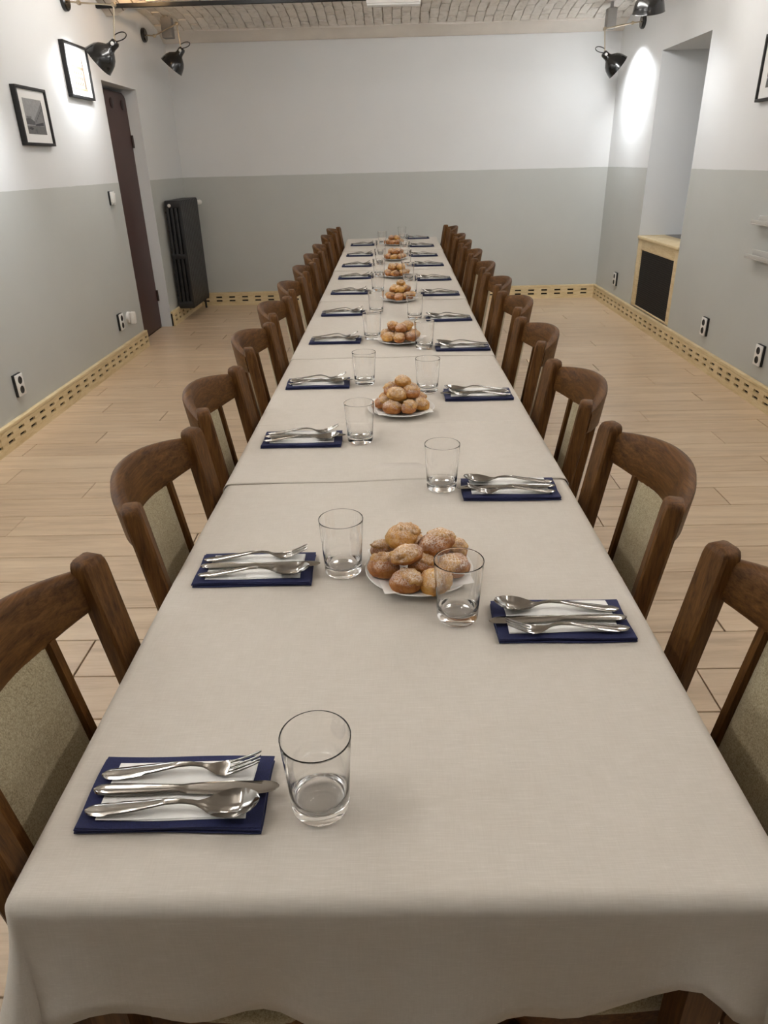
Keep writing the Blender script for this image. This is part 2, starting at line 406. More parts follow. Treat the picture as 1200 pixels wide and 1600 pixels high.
# skirting boards with pairs of vent slots
def skirting(name, length, pitch, phase, M4):
    root = structure(thing(name, (0, 0, 0))); root.matrix_world = M4
    T = 0.014
    b = MB()
    for z0, z1 in ((0.0, 0.042), (0.059, 0.081), (0.098, 0.118)): b.box(0, length, 0.016, 0.030, z0, z1)
    b.box(0, length, 0.0, 0.030, 0.118, 0.140, 0.004); b.box(0, length, 0.0, 0.0302, 0.0, 0.002)
    for z0, z1 in ((0.042, 0.059), (0.081, 0.098)):
        x = 0.0; k = phase
        while x < length:
            e = min(length, k)
            if e > x: b.box(x, e, 0.016, 0.030, z0, z1)
            x = k + 0.068; k += pitch
    b.build('board', M['pine'], root, 30)
    MB().box(0.001, length-0.001, 0.0005, 0.006, 0.001, 0.117).build('backing', M['slot_dark'], root, 0)
    return root
# left wall: board runs along -Y direction seen from the wall; local +y is out of the wall
def frame_m(o, ex, ey): return Matrix(((ex[0], ey[0], 0, o[0]), (ex[1], ey[1], 0, o[1]), (0, 0, 1, 0), (0, 0, 0, 1)))
skirting('baseboard_left', DOOR[0]-YF, 0.1365, 0.02, frame_m((XL, DOOR[0]), (0, -1), (1, 0)))
skirting('baseboard_left', YB-DOOR[1]-0.03, 0.1365, 0.02, frame_m((XL, YB-0.03), (0, -1), (1, 0)))
skirting('baseboard_back', XR-XL, 0.1455, 0.055, frame_m((XL, YB), (1, 0), (0, -1)))
skirting('baseboard_right', YB-0.03-YF, 0.1325, 0.03, frame_m((XR, YB-0.03), (0, -1), (-1, 0)))

# door in the left recess
door = structure(thing('door_1', (XL-0.10, DOOR[0], 0)))
dw = DOOR[1]-DOOR[0]
def rounded_panel(y0, y1, z0, z1, r, x0, x1):
    pts = [(y0, z0), (y1, z0)] + [(y1-r+r*math.sin(a), z1-r+r*math.cos(a)) for a in [PI/2*(1-i/8) for i in range(9)]] + [(y0+r-r*math.sin(a), z1-r+r*math.cos(a)) for a in [PI/2*i/8 for i in range(9)]]
    return MB().loft([[(x0, a, c) for a, c in pts], [(x1, a, c) for a, c in pts]])
rounded_panel(0.006, dw-0.006, 0.004, DOOR[2]-0.03, 0.06, -0.05, -0.012).build('door_frame', M['door_dark'], door, 30)
rounded_panel(0.03, dw-0.018, 0.008, DOOR[2]-0.045, 0.05, -0.03, 0.0).build('door_leaf', M['door'], door, 30)
for yy in (0.44, 0.70):
    MB().lathe([(0.0, 0.008), (0.032, 0.008), (0.04, 0.004), (0.04, -0.004)], 20, M=aim((0.0, yy, 1.895), (1, 0, 0))).build('vent_disc', M['door_dark'], door)
for zz in (0.3, 1.62):
    MB().lathe([(0.011, -0.05), (0.011, 0.05)], 12, M=Matrix.Translation((0.006, dw-0.016, zz))).build('hinge', M['door_dark'], door)

# ------------------------------------------------------------------ radiator cover in the niche
rc = thing('radiator_cover', (XR, (NICHE[0]+NICHE[1])/2, 0.142)); hw2 = (NICHE[1]-NICHE[0])/2
tag(rc, 'pale pine radiator cover with black mesh panel under the wall niche', 'cover')
for nm, bx in (('stile', (0.004, 0.03, -hw2, -hw2+0.085, 0, 0.588)), ('stile', (0.004, 0.03, hw2-0.10, hw2, 0, 0.588)), ('rail', (0.004, 0.03, -hw2+0.085, hw2-0.10, 0.498, 0.588)), ('rail', (0.004, 0.03, -hw2+0.085, hw2-0.10, 0, 0.012))):
    MB().box(*bx, 0.002).build(nm, M['pine'], rc)
MB().box(0.018, 0.024, -hw2+0.085, hw2-0.10, 0.012, 0.498).build('mesh_panel', M['mesh_black'], rc, 0)
b = MB()
for i in range(46):
    yy = -hw2+0.09+i*(2*hw2-0.195)/45; b.box(0.0155, 0.018, yy-0.002, yy+0.002, 0.012, 0.498)
for i in range(28):
    zz = 0.02+i*0.0172; b.box(0.0145, 0.0155, -hw2+0.085, hw2-0.10, zz-0.002, zz+0.002)
b.build('wire_grid', M['mesh_black'], rc, 0)
sl = MB().box(-0.012, 0.235, -hw2+0.006, hw2-0.006, 0.588, 0.612, 0.004).build('sill_board', M['pine'], rc)
o = MB().box(XR+0.237, XR+0.52, NICHE[0]+0.006, NICHE[1]-0.006, NICHE[2]-0.029, NICHE[2]+0.004, 0.003).build('window_sill', M['stone_sill'])
tag(o, 'grey stone sill behind the pine board in the wall niche', 'sill')

# ------------------------------------------------------------------ cast-iron radiator
rad = thing('radiator', (XL+0.03, 7.27, 0.128)); tag(rad, 'tall dark cast-iron column radiator beside the brown door', 'radiator')
b = MB(); DX, HZ = 0.155, 1.0
for k in range(4):
    xk = 0.018 + k*(DX-0.036)/3
    b.box(xk-0.015, xk+0.015, -0.022, 0.022, 0.03, HZ-0.03, 0.009)
for z0, z1 in ((0.0, 0.07), (0.47, 0.52), (HZ-0.07, HZ)): b.box(0.0, DX, -0.026, 0.026, z0, z1, 0.012)
b.box(DX-0.012, DX, -0.0285, 0.0285, 0.02, HZ-0.015, 0.004)
sec = b.mesh('section', M['iron'], 40)
for i in range(11):
    o = link('section', sec, rad); o.location = (0, 0.03+i*0.06, 0)
for yy in (0.12, 0.54):
    for zz in (0.10, 0.88):
        MB().box(-0.030, 0.02, yy-0.012, yy+0.012, zz, zz+0.02, 0.002).build('wall_bracket', M['iron'], rad)
MB().lathe([(0.0, 0.012), (0.012, 0.010), (0.016, 0), (0.016, -0.01)], 14, M=aim((0.045, 0.002, HZ-0.045), (0, -1, 0))).build('vent_plug', M['white_plastic'], rad)
MB().lathe([(0.014, -0.02), (0.014, 0.02), (0.022, 0.022), (0.024, 0.075), (0.016, 0.085), (0.0, 0.086)], 16, M=aim((0.12, 0.69, HZ-0.05), (0.5, 0.85, 0))).build('valve', M['white_plastic'], rad)
MB().tube([(0.08, 0.66, 0.04), (0.08, 0.73, 0.04), (0.08, 0.75, 0.02), (0.08, 0.755, -0.126)], 0.011, 10).build('pipe', M['iron'], rad)

# ------------------------------------------------------------------ sockets, switch, plug
def socket(name, x, y, z, sgn, label):
    t = thing(name, (x, y, z)); t.rotation_euler = (0, 0, 0 if sgn > 0 else PI); tag(t, label, 'socket', 'double wall sockets')
    MB().box(0.0, 0.016, -0.043, 0.043, -0.064, 0.064, 0.003).build('back_box', M['black_matte'], t)
    MB().box(0.016, 0.024, -0.041, 0.041, -0.062, 0.062, 0.003).build('face_plate', M['white_plastic'], t)
    for zz in (-0.028, 0.028):
        MB().lathe([(0.0, 0.0242), (0.017, 0.0242), (0.021, 0.0262), (0.0225, 0.0242), (0.0225, 0.02)], 20, M=Matrix.Translation((0, 0, zz)) @ Matrix.Rotation(PI/2, 4, 'Y')).build('outlet', M['black_matte'], t)
socket('wall_socket', XL, 3.97, 0.302, 1, 'double socket low on left wall, the one nearest the camera')
socket('wall_socket', XL, 5.70, 0.315, 1, 'double socket on left wall beside a white plug near the door')
socket('wall_socket', XR, 7.44, 0.296, -1, 'small double socket on right wall between back corner and niche')
socket('wall_socket', XR, 5.175, 0.292, -1, 'double socket on right wall just in front of the pine radiator cover')
socket('wall_socket', XR, 4.33, 0.292, -1, 'double socket on right wall at the picture\'s right edge')
t = thing('wall_plug', (XL, 5.90, 0.31)); tag(t, 'round white plug device on left wall beside the door', 'plug')
MB().lathe([(0.046, 0.0), (0.046, 0.018), (0.040, 0.024), (0.0, 0.024)], 28, M=aim((0, 0, 0), (1, 0, 0))).build('face_plate', M['white_plastic'], t)
MB().box(0.024, 0.062, -0.026, 0.026, -0.05, 0.045, 0.008).build('plug_body', M['white_plastic'], t)
t = thing('light_switch', (XL, 5.99, 1.205)); tag(t, 'white double rocker light switch on left wall beside the door', 'switch')
MB().box(0.0, 0.014, -0.045, 0.045, -0.05, 0.05, 0.003).build('back_box', M['black_matte'], t)
MB().box(0.014, 0.021, -0.043, 0.043, -0.048, 0.048, 0.003).build('face_plate', M['white_plastic'], t)
for s_ in (-1, 1):
    MB().box(-0.003, 0.004, s_*0.019-0.017, s_*0.019+0.017, -0.036, 0.036, 0.002, M=Matrix.Translation((0.023, 0, 0)) @ Matrix.Rotation(s_*0.09, 4, 'Y')).build('rocker', M['white_plastic'], t)

# ------------------------------------------------------------------ framed pictures
def picture(x, sgn, y0, y1, z0, z1, label, art):
    t = thing('framed_picture', (x, (y0+y1)/2, z0)); t.rotation_euler = (0, 0, 0 if sgn > 0 else PI); tag(t, label, 'picture', 'framed pictures on the walls')
    W_, H_ = (y1-y0), (z1-z0); hw_ = W_/2; fr = 0.016; D_ = 0.032
    for bx in ((0, D_, -hw_, hw_, 0, fr), (0, D_, -hw_, hw_, H_-fr, H_), (0, D_, -hw_, -hw_+fr, fr, H_-fr), (0, D_, hw_-fr, hw_, fr, H_-fr)):
        MB().box(*bx, 0.0015).build('frame_bar', M['black_matte'], t)
    MB().box(0.004, 0.020, -hw_+fr, hw_-fr, fr, H_-fr).build('mat_board', M['print_white'], t, 0)
    art(t, hw_, H_)
    return t
def flat(polys, mats, parent, x=0.0212):
    b = MB()
    for k, (pts, m_) in enumerate(polys):
        b.add([(x+0.00015*k, p[0], p[1]) for p in pts], [tuple(range(len(pts)))], m_)
    return b.build('print', mats, parent, 0)
def art_street(t, hw_, H_):
    a, z0, z1 = hw_*0.62, H_*0.20, H_*0.80; h = z1-z0
    P = lambda u, v: (-a+2*a*u, z0+h*v)
    polys = [([P(0, 0), P(1, 0), P(1, 1), P(0, 1)], 0), ([P(0, 0), P(1, 0), P(1, 0.28), P(0, 0.22)], 4),
             ([P(0.45, 0.42), P(0.95, 0.9), P(0.95, 0.22), P(0.45, 0.26)], 1), ([P(0.95, 0.93), P(1, 0.95), P(1, 0.2), P(0.95, 0.22)], 2),
             ([P(0.0, 0.42), P(0.2, 0.46), P(0.45, 0.36), P(0.45, 0.26), P(0, 0.27)], 2), ([P(0.05, 0.5), P(0.3, 0.5), P(0.3, 0.44), P(0.05, 0.44)], 1),
             ([P(0.45, 0.28), P(0.9, 0.36), P(0.9, 0.26), P(0.45, 0.24)], 3), ([P(0.02, 0.16), P(0.2, 0.2), P(0.32, 0.15), P(0.2, 0.11)], 3),
             ([P(0.38, 0.13), P(0.48, 0.15), P(0.48, 0.02), P(0.43, 0.02)], 2)]
    for i in range(5): polys.append(([P(0.5+i*0.09, 0.38+i*0.085), P(0.55+i*0.09, 0.42+i*0.085), P(0.55+i*0.09, 0.38+i*0.075), P(0.5+i*0.09, 0.34+i*0.075)], 2))
    flat(polys, [M['ink%d' % i] for i in range(5)], t)
def art_sketch(t, hw_, H_):
    a, z0, z1 = hw_*0.55, H_*0.16, H_*0.78; h = z1-z0
    P = lambda u, v: (-a+2*a*u, z0+h*v)
    polys = [([P(0, 0), P(1, 0), P(1, 0.7), P(0, 0.7)], 0), ([P(0.05, 0.05), P(0.85, 0.05), P(0.85, 0.62), P(0.05, 0.66)], 1), ([P(0.82, 0.0), P(0.95, 0.0), P(0.93, 0.95), P(0.84, 0.95)], 2),
             ([P(0.0, 0.64), P(0.85, 0.6), P(0.85, 0.7), P(0.1, 0.72)], 2), ([P(0.0, 0.0), P(1, 0.0), P(1, 0.06), P(0, 0.08)], 3)]
    for r_ in range(3):
        for c_ in range(5): polys.append(([P(0.12+c_*0.14, 0.14+r_*0.16), P(0.19+c_*0.14, 0.14+r_*0.16), P(0.19+c_*0.14, 0.24+r_*0.16), P(0.12+c_*0.14, 0.24+r_*0.16)], 2))
    flat(polys, [M['ink5'], M['ink6'], M['ink7'], M['ink8']], t)
picture(XL, 1, 4.705, 5.11, 1.548, 1.862, 'black framed grey street photograph on left wall, nearest the camera', art_street)
picture(XL, 1, 5.545, 5.96, 1.858, 2.186, 'black framed pale building sketch under the left wall lamp', art_sketch)
picture(XR, -1, 4.52, 4.99, 1.682, 2.03, 'black framed picture on right wall, cut by picture edge', art_street)

# clear leaflet ledges on the right wall
for zz, lab in ((1.035, 'clear plastic wall ledge at right picture edge, upper of two'), (0.84, 'clear plastic wall ledge at right picture edge, lower of two')):
    t = thing('wall_ledge', (XR, 4.52, zz)); tag(t, lab, 'ledge', 'clear wall ledges')
    MB().box(-0.006, 0.0, -0.17, 0.17, -0.02, 0.03, 0.002).build('back_plate', M['acrylic'], t)
    MB().box(-0.055, -0.006, -0.17, 0.17, -0.02, -0.014, 0.002).build('shelf', M['acrylic'], t)
    MB().box(-0.055, -0.050, -0.17, 0.17, -0.014, 0.008, 0.002).build('lip', M['acrylic'], t)

# ------------------------------------------------------------------ black track, white box, grey corner boxes
t = thing('ceiling_track', (0, 6.40, 2.500)); tag(t, 'thin black track bar spanning the room below the brick ceiling', 'track')
b = MB(); b.box(XL, XR, -0.017, -0.013, -0.010, 0.014); b.box(XL, XR, 0.013, 0.017, -0.010, 0.014); b.box(XL, XR, -0.013, 0.013, 0.009, 0.014); b.box(XL, XR, -0.013, -0.006, -0.010, -0.007); b.box(XL, XR, 0.006, 0.013, -0.010, -0.007)
b.build('rail', M['track_black'], t, 0)
for xx in (-1.4, 0.9):
    MB().tube([(xx, 0, 0.014), (xx, 0, 0.09)], 0.004, 8).build('hanger', M['black_matte'], t)
t = thing('emergency_light', (0.045, 6.33, 2.44)); tag(t, 'flat white box fixture hanging below the ceiling at top centre', 'fixture')
MB().box(-0.20, 0.20, -0.045, 0.045, 0.012, 0.14, 0.006).build('housing', M['white_plastic'], t)
MB().box(-0.195, 0.195, -0.04, 0.04, 0.0, 0.012, 0.004).build('cover', M['reflector'], t)
for xx in (-0.12, 0.12): MB().tube([(xx, 0, 0.14), (xx, 0, 0.19)], 0.005, 8).build('hanger', M['white_plastic'], t)
def speaker_box(x0, x1, yb, z0, z1, lab):
    t = thing('corner_box', ((x0+x1)/2, yb, z0)); tag(t, lab, 'box', 'grey boxes in the back corners'); h = (x1-x0)/2
    MB().box(-h, h, -0.04, 0.05, 0, z1-z0, 0.006).build('housing', M['grey_metal'], t)
    MB().box(-h+0.008, h-0.008, -0.046, -0.04, 0.008, z1-z0-0.008, 0.002).build('front_panel', M['grey_metal'], t)
    MB().box(-0.012, 0.012, -0.012, 0.012, z1-z0, z1-z0+0.05, 0.002).build('bracket', M['grey_metal'], t)
speaker_box(-2.036, -1.942, 7.62, 2.456, 2.612, 'grey metal box high in the back left corner')
speaker_box(1.952, 2.032, 7.62, 2.431, 2.585, 'grey metal box high in the back right corner')

# ------------------------------------------------------------------ wall lamps
def wall_lamp(px, py, pz, sgn, joint, neck, axis, label, loop=1, power=LAMP_W):
    """sgn +1: mounted on the left wall. joint/neck/shade given in room coordinates"""
    O = Vector((px, py, pz)); t = thing('wall_lamp', O); tag(t, label, 'lamp', 'black articulated wall lamps')
    J = Vector(joint)-O; N = Vector(neck)-O; A = Vector(axis).normalized(); out = Vector((sgn, 0, 0))
    MB().lathe([(0.052, 0.0), (0.056, 0.006), (0.055, 0.024), (0.047, 0.032), (0.0, 0.033)], 26, M=aim((0, 0, 0), out)).build('wall_plate', M['black'], t)
    K = out*0.105 + Vector((0, 0, -0.008))
    MB().tube([out*0.03, K], 0.0055, 10).build('arm', M['brass'], t)
    MB().lathe([(0.0, -0.016), (0.013, -0.014), (0.015, 0), (0.013, 0.014), (0.0, 0.016)], 14, M=aim(K, (0, 1, 0))).build('knuckle', M['brass'], t)
    MB().tube([K, J], 0.0055, 10).build('arm', M['brass'], t)
    MB().lathe([(0.0, -0.017), (0.014, -0.015), (0.016, 0), (0.014, 0.015), (0.0, 0.017)], 14, M=aim(J, (0, 1, 0))).build('knuckle', M['brass'], t)
    MB().tube([J, N], 0.005, 10).build('drop_rod', M['brass'], t)
    # shade: origin at the neck joint, opening along A
    Ms = aim(N, A)
    outer = [(0.0, -0.022), (0.022, -0.020), (0.030, -0.008), (0.031, 0.03), (0.036, 0.045), (0.052, 0.058), (0.073, 0.077), (0.089, 0.103), (0.098, 0.132), (0.104, 0.162), (0.1065, 0.166)]
    inner = [(0.1035, 0.166), (0.1010, 0.162), (0.095, 0.132), (0.086, 0.103), (0.070, 0.079), (0.050, 0.061), (0.030, 0.050), (0.0, 0.048)]
    sh = MB().lathe(outer+[inner[0]], 32, 0, Ms, caps=False).build('shade', M['black'], t)
    MB().lathe(inner, 32, 0, Ms, caps=False).build('reflector', M['reflector'], sh)
    MB().lathe([(0.0, -0.004), (0.011, -0.003), (0.012, 0.003), (0.0, 0.004)], 14, M=aim(N+Vector((0, -0.033, 0))+A*0.005, (0, -1, 0))).build('pivot_screw', M['reflector'], sh)
    MB().lathe([(0.0, 0.048), (0.014, 0.05), (0.015, 0.060), (0.022, 0.070), (0.024, 0.082), (0.018, 0.094), (0.0, 0.099)], 20, 0, Ms).build('bulb', M['bulb'] if power > 0 else M['reflector'], t)
    # cable loop behind the neck
    B0 = N - A*0.02; U = Vector((sgn*loop, 0, 0))
    pts = []
    for i in range(15):
        q = i/14; P0 = N + (J-N)*0.22; P3 = B0
        P1 = P0 + U*0.09 + Vector((0, 0, 0.05)); P2 = B0 + U*0.10 - A*0.02
        pts.append(P0*(1-q)**3 + P1*3*q*(1-q)**2 + P2*3*q*q*(1-q) + P3*q**3)
    MB().tube(pts, 0.0035, 8).build('cable', M['black_matte'], t)
    if power <= 0: return t
    ld = bpy.data.lights.new('lamp_light', 'SPOT'); ld.energy = power*4; ld.color = LAMP_COL; ld.shadow_soft_size = 0.040; ld.spot_size = math.radians(150); ld.spot_blend = 1.0
    lo = bpy.data.objects.new('lamp_light', ld); C.objects.link(lo); lo.parent = t
    lo.matrix_local = Matrix.Translation(N+A*0.141) @ (-A).to_track_quat('Z', 'Y').to_matrix().to_4x4()
    return t
wall_lamp(XL, 7.48, 2.466, 1, (-1.865, 7.48, 2.544), (-1.853, 7.48, 2.345), (-0.66, 0.0, -0.75), 'black wall lamp by the back left corner, above the radiator', 1, 0.0)
wall_lamp(XL, 5.76, 2.425, 1, (-1.832, 5.72, 2.392), (-1.868, 5.72, 2.175), (-0.80, 0.0, -0.60), 'black wall lamp lighting the pale framed sketch on left wall', 1, LAMP_W*0.24)
wall_lamp(XR, 7.50, 2.462, -1, (1.916, 7.50, 2.417), (1.938, 7.50, 2.225), (0.79, 0.0, -0.62), 'black wall lamp by the back right corner, beside the niche', 1, LAMP_W*0.8)
wall_lamp(XR, 5.74, 2.56, -1, (1.80, 5.72, 2.60), (1.735, 5.70, 2.425), (0.10, 0.30, -0.94), 'black wall lamp shade cut by the picture\'s top right edge', 1, LAMP_W*0.3)
# the same row of lamps goes on along both walls, out of the picture: only their light is needed
def far_lamp(x, y, z, d, power):
    ld = bpy.data.lights.new('wall_lamp_light', 'SPOT'); ld.energy = power*4; ld.color = LAMP_COL; ld.shadow_soft_size = 0.04; ld.spot_size = math.radians(120); ld.spot_blend = 0.5
    lo = bpy.data.objects.new('wall_lamp_light', ld); C.objects.link(lo)
    lo.location = (x, y, z); lo.rotation_euler = (-Vector(d)).to_track_quat('Z', 'Y').to_euler()
for yy in (4.0, 2.25, 0.5):
    far_lamp(-1.98, yy, 2.1, (-0.8, 0, -0.6), LAMP_W)
    far_lamp(2.05, yy, 2.12, (0.8, 0, -0.6), LAMP_W*0.25)
# added unseen spots above the view, to brighten the back wall
for (x, e, tx) in ((1.35, 42.0, 1.2), (-0.9, 8.0, -0.9)):
    ld = bpy.data.lights.new('back_wall_fill', 'SPOT'); ld.energy = e; ld.color = (1.0, 0.985, 0.96); ld.shadow_soft_size = 0.12; ld.spot_size = math.radians(110); ld.spot_blend = 1.0
    lo = bpy.data.objects.new('back_wall_fill', ld); C.objects.link(lo); lo.location = (x, 5.75, 2.52)
    lo.rotation_euler = (-(Vector((tx, YB, 1.45))-lo.location)).to_track_quat('Z', 'Y').to_euler()
# added unseen warm light for the glow on the vault's left springing
ld = bpy.data.lights.new('warm_vault_fill', 'SPOT'); ld.energy = 30.0; ld.color = (1.0, 0.62, 0.28); ld.shadow_soft_size = 0.02; ld.spot_size = math.radians(72); ld.spot_blend = 0.8
lo = bpy.data.objects.new('warm_vault_fill', ld); C.objects.link(lo); lo.location = (-1.62, 6.02, 2.50); lo.rotation_euler = (-Vector((-0.34, 0.80, 0.42))).to_track_quat('Z', 'Y').to_euler()
# fill tubes added to light the room, unseen above the camera's view
for i, yy in enumerate((0.6, 2.6, 5.36)):
    for sx in (-1, 1):
        t = thing('fill_tube', (1.25*sx, yy, 2.485)); tag(t, 'added fill tube out of view over the %s aisle, %s from the camera' % ('left' if sx < 0 else 'right', nth(i)), 'light', 'added fill tubes')
        MB().box(-0.03, 0.03, -0.56, 0.56, 0.055, 0.085, 0.004).build('housing', M['white_plastic'], t)
        MB().tube([(0, -0.55, 0), (0, 0.55, 0)], 0.045, 20).build('fill_emitter', M['fill_emitter'], t)
        for q in (-0.5, 0.5): MB().box(-0.048, 0.048, q*1.1-0.012, q*1.1+0.012, -0.048, 0.06, 0.004).build('end_cap', M['white_plastic'], t)
        for q in (-0.45, 0.45): MB().tube([(0, q, 0.08), (0, q, 0.13)], 0.004, 8).build('hanger', M['white_plastic'], t)

# ------------------------------------------------------------------ tables
TZ = 0.75
breaks = [0.462, 1.56, 2.735, 3.90, 5.075, 6.405, 7.19]
edgeL = [(0.44, -0.403), (1.0, -0.40), (1.47, -0.392), (2.65, -0.387), (4.06, -0.390), (5.0, -0.398), (6.6, -0.412), (7.22, -0.432)]
edgeR = [(0.44, 0.403), (1.0, 0.40), (1.47, 0.395), (2.65, 0.383), (3.3, 0.387), (4.3, 0.400), (5.5, 0.413), (7.22, 0.435)]
for i in range(6):
    y0, y1 = breaks[i]+0.003, breaks[i+1]-0.003
    t = thing('dining_table', (0, (y0+y1)/2, 0)); h = (y1-y0)/2
    wl, wr = max(interp(y0, edgeL), interp(y1, edgeL))+0.009, min(interp(y0, edgeR), interp(y1, edgeR))-0.009
    tag(t, 'dark wooden dining table under white cloth, %s from the camera' % nth(i), 'table', 'tables pushed together in a row')
    MB().box(wl, wr, -h, h, 0.722, TZ, 0.003).build('table_top', M['chair_wood_y'], t)
    b = MB(); b.box(wl+0.05, wr-0.05, -h+0.03, -h+0.05, 0.645, 0.722); b.box(wl+0.05, wr-0.05, h-0.05, h-0.03, 0.645, 0.722)
    b.box(wl+0.03, wl+0.05, -h+0.03, h-0.03, 0.645, 0.722); b.box(wr-0.05, wr-0.03, -h+0.03, h-0.03, 0.645, 0.722)
    b.build('apron', M['chair_wood_y'], t)
    for xx in (wl+0.04, wr-0.04):
        for yy in (-h+0.03, h-0.03):
            b = MB(); rings = []
            for zz, k in ((0, 0.017), (0.3, 0.021), (0.722, 0.024)): rings.append([(xx+k*a, yy+k*c, zz) for a, c in ((-1, -1), (1, -1), (1, 1), (-1, 1))])
            b.loft(rings); b.build('leg', M['chair_wood_z'], t)

# ------------------------------------------------------------------ tablecloths
def cloth_z(s): return 0.7558 + 0.0010*(1-s)       # each cloth laps over the one in front of it
creases = [(1.06, 0.0007), (1.88, 0.0011), (2.25, 0.0006), (3.36, 0.0011), (4.45, 0.0009), (5.55, 0.0009)]
def tablecloth(y0, y1, first, last, label, seed):
    R = 0.019; rg = random.Random(seed); ph = [rg.uniform(0, 6.28) for _ in range(6)]
    ys = sorted(set([round(y0+(y1-y0)*i/26, 4) for i in range(27)] + [round(c+d, 4) for c, _ in creases if y0+0.03 < c < y1-0.03 for d in (-0.012, -0.006, -0.003, 0, 0.003, 0.006, 0.012)]
                    + [round(y0+d, 4) for d in (0.01, 0.03, 0.06)]))
    if first: ys = [y for y in ys if y > y0+R+0.004]; ys = [y0+R]+ys
    if last: ys = [y for y in ys if y < y1-R-0.004]+[y1-R]
    def ztop(x, y):
        s = (y-y0)/(y1-y0); z = cloth_z(s)
        for c, hgt in creases:
            if y0+0.03 < c < y1-0.03: z += hgt*math.exp(-((y-c-0.004*math.sin(3*x+seed))/0.004)**2)
        z += 0.0006*math.sin(x*9+ph[0])*math.sin(y*7+ph[1])
        if not first: z += 0.0012*math.exp(-((y-y0)/0.02)**2)*(0.5+0.5*math.sin(x*17+ph[2]))*0.8
        return z
    def wob(x): return 0.0 if first else 0.006*math.sin(x*7+ph[3])+0.003*math.sin(x*19+ph[4]) - 0.008*x
    b = MB()
    nxs = 41
    rows = []
    for y in ys:
        s = (y-y0)/(y1-y0); o = 0.003*(1-s)*(0 if first else 1)
        a, c = interp(y, edgeL)-o+R, interp(y, edgeR)+o-R
        row = []
        for i in range(nxs):
            x = a+(c-a)*i/(nxs-1); yy = y + wob(x)*max(0, 1-(y-y0)/0.2)
            row.append((x, yy, ztop(x, yy)))
        rows.append(row)
    b.grid(rows)
    # hanging skirt: path around the edge, as (x, y, nx, ny, drop, flare)
    path = []
    def drop_wave(u): return 0.008*math.sin(u*9+ph[5])+0.005*math.sin(u*21+ph[2])
    side = [y for y in ys if (y0+R+0.001 < y or not first) and (y < y1-R-0.001 or not last)]
    yfirst, ylast = (y0+R if first else y0), (y1-R if last else y1)
    def near_corner(y):
        q = 0.0
        if first: q = max(q, math.exp(-((y-y0-0.10)/0.05)**2))
        if last: q = max(q, math.exp(-((y1-y-0.10)/0.05)**2))
        return q
    def Lpt(y):
        s = (y-y0)/(y1-y0); o = 0.003*(1-s)*(0 if first else 1); x = interp(y, edgeL)-o+R
        return (x, y+wob(x)*max(0, 1-(y-y0)/0.2), -1, 0, 0.148+drop_wave(y)*0.6-0.03*near_corner(y), 0.002+0.002*math.sin(y*8+ph[0]))
    def Rpt(y):
        s = (y-y0)/(y1-y0); o = 0.003*(1-s)*(0 if first else 1); x = interp(y, edgeR)+o-R
        return (x, y+wob(x)*max(0, 1-(y-y0)/0.2), 1, 0, 0.148+drop_wave(y+3)*0.6-0.03*near_corner(y), 0.002+0.002*math.sin(y*8+ph[1]))
    def corner(cx, cy, a0, a1):
        out = []
        for i in range(1, 12):
            q = i/12; a = a0+(a1-a0)*q; k = math.sin(PI*q)
            out.append((cx, cy, math.cos(a), math.sin(a), 0.15+0.12*k**1.3, 0.006+0.085*k))
        return out
    def hem_front(x):
        d = 0.186+0.006*math.sin(x*11+ph[0])
        d -= 0.068*math.exp(-((x-0.304)/0.042)**2) + 0.040*math.exp(-((x+0.33)/0.05)**2)
        return d
    left = [Lpt(y) for y in side]; right = [Rpt(y) for y in side]
    segs = []
    if first:
        xl, xr = interp(y0+R, edgeL)+R, interp(y0+R, edgeR)-R
        front = [(xl+(xr-xl)*i/40, y0+R, 0, -1, hem_front(xl+(xr-xl)*i/40), 0.010+0.006*math.sin(i*0.9)+0.012*math.sin(i*0.33+1)) for i in range(41)]
        segs.append(left[::-1] + corner(xl, y0+R, -PI, -PI/2) + front + corner(xr, y0+R, -PI/2, 0) + right)
    elif last:
        xl, xr = interp(y1-R, edgeL)-0.0+R, interp(y1-R, edgeR)-R
        back = [(xl+(xr-xl)*i/40, y1-R, 0, 1, 0.16, 0.012) for i in range(41)]
        segs.append(left + corner(xl, y1-R, PI, PI/2) + back + corner(xr, y1-R, PI/2, 0) + right[::-1])
    else:
        segs += [left, right]
    for pth in segs:
        rws = []
        for (x, y, nx_, ny_, dr, fl) in pth:
            z0 = ztop(x, y); rr = []
            for k in range(6):
                a = PI/2*k/5; rr.append((x+nx_*R*math.sin(a), y+ny_*R*math.sin(a), z0-R*(1-math.cos(a))))
            for k in range(1, 9):
                q = k/8; oo = R + fl*q**1.5
                rr.append((x+nx_*oo, y+ny_*oo, z0-R-(dr-R)*q))
            rws.append(rr)
        b.grid(rws)
    o = b.build('tablecloth', M['cloth'], None, 50, weld=0.0004)
    tag(o, label, 'tablecloth', 'cloths overlapping along the tables')
    sm = o.modifiers.new('thickness', 'SOLIDIFY'); sm.thickness = 0.0011; sm.offset = -1.0
    return o
cl = [0.447, 1.475, 2.615, 3.82, 4.98, 6.12, 7.22]
for i in range(6):
    tablecloth(cl[i], cl[i+1]+(0.11 if i < 5 else 0.0), i == 0, i == 5,
               ['off-white linen tablecloth hanging over the table end nearest the camera', 'second off-white tablecloth from camera, its hem lapping over the first', 'third off-white tablecloth from camera', 'fourth off-white tablecloth from camera', 'fifth off-white tablecloth from camera', 'farthest off-white tablecloth at the back end of the table'][i], 3+i)
def top_z(y):
    for i in range(5, -1, -1):
        if y >= cl[i]: 
            y1 = cl[i+1]+(0.11 if i < 5 else 0.0); return cloth_z((y-cl[i])/(y1-cl[i]))
    return 0.756

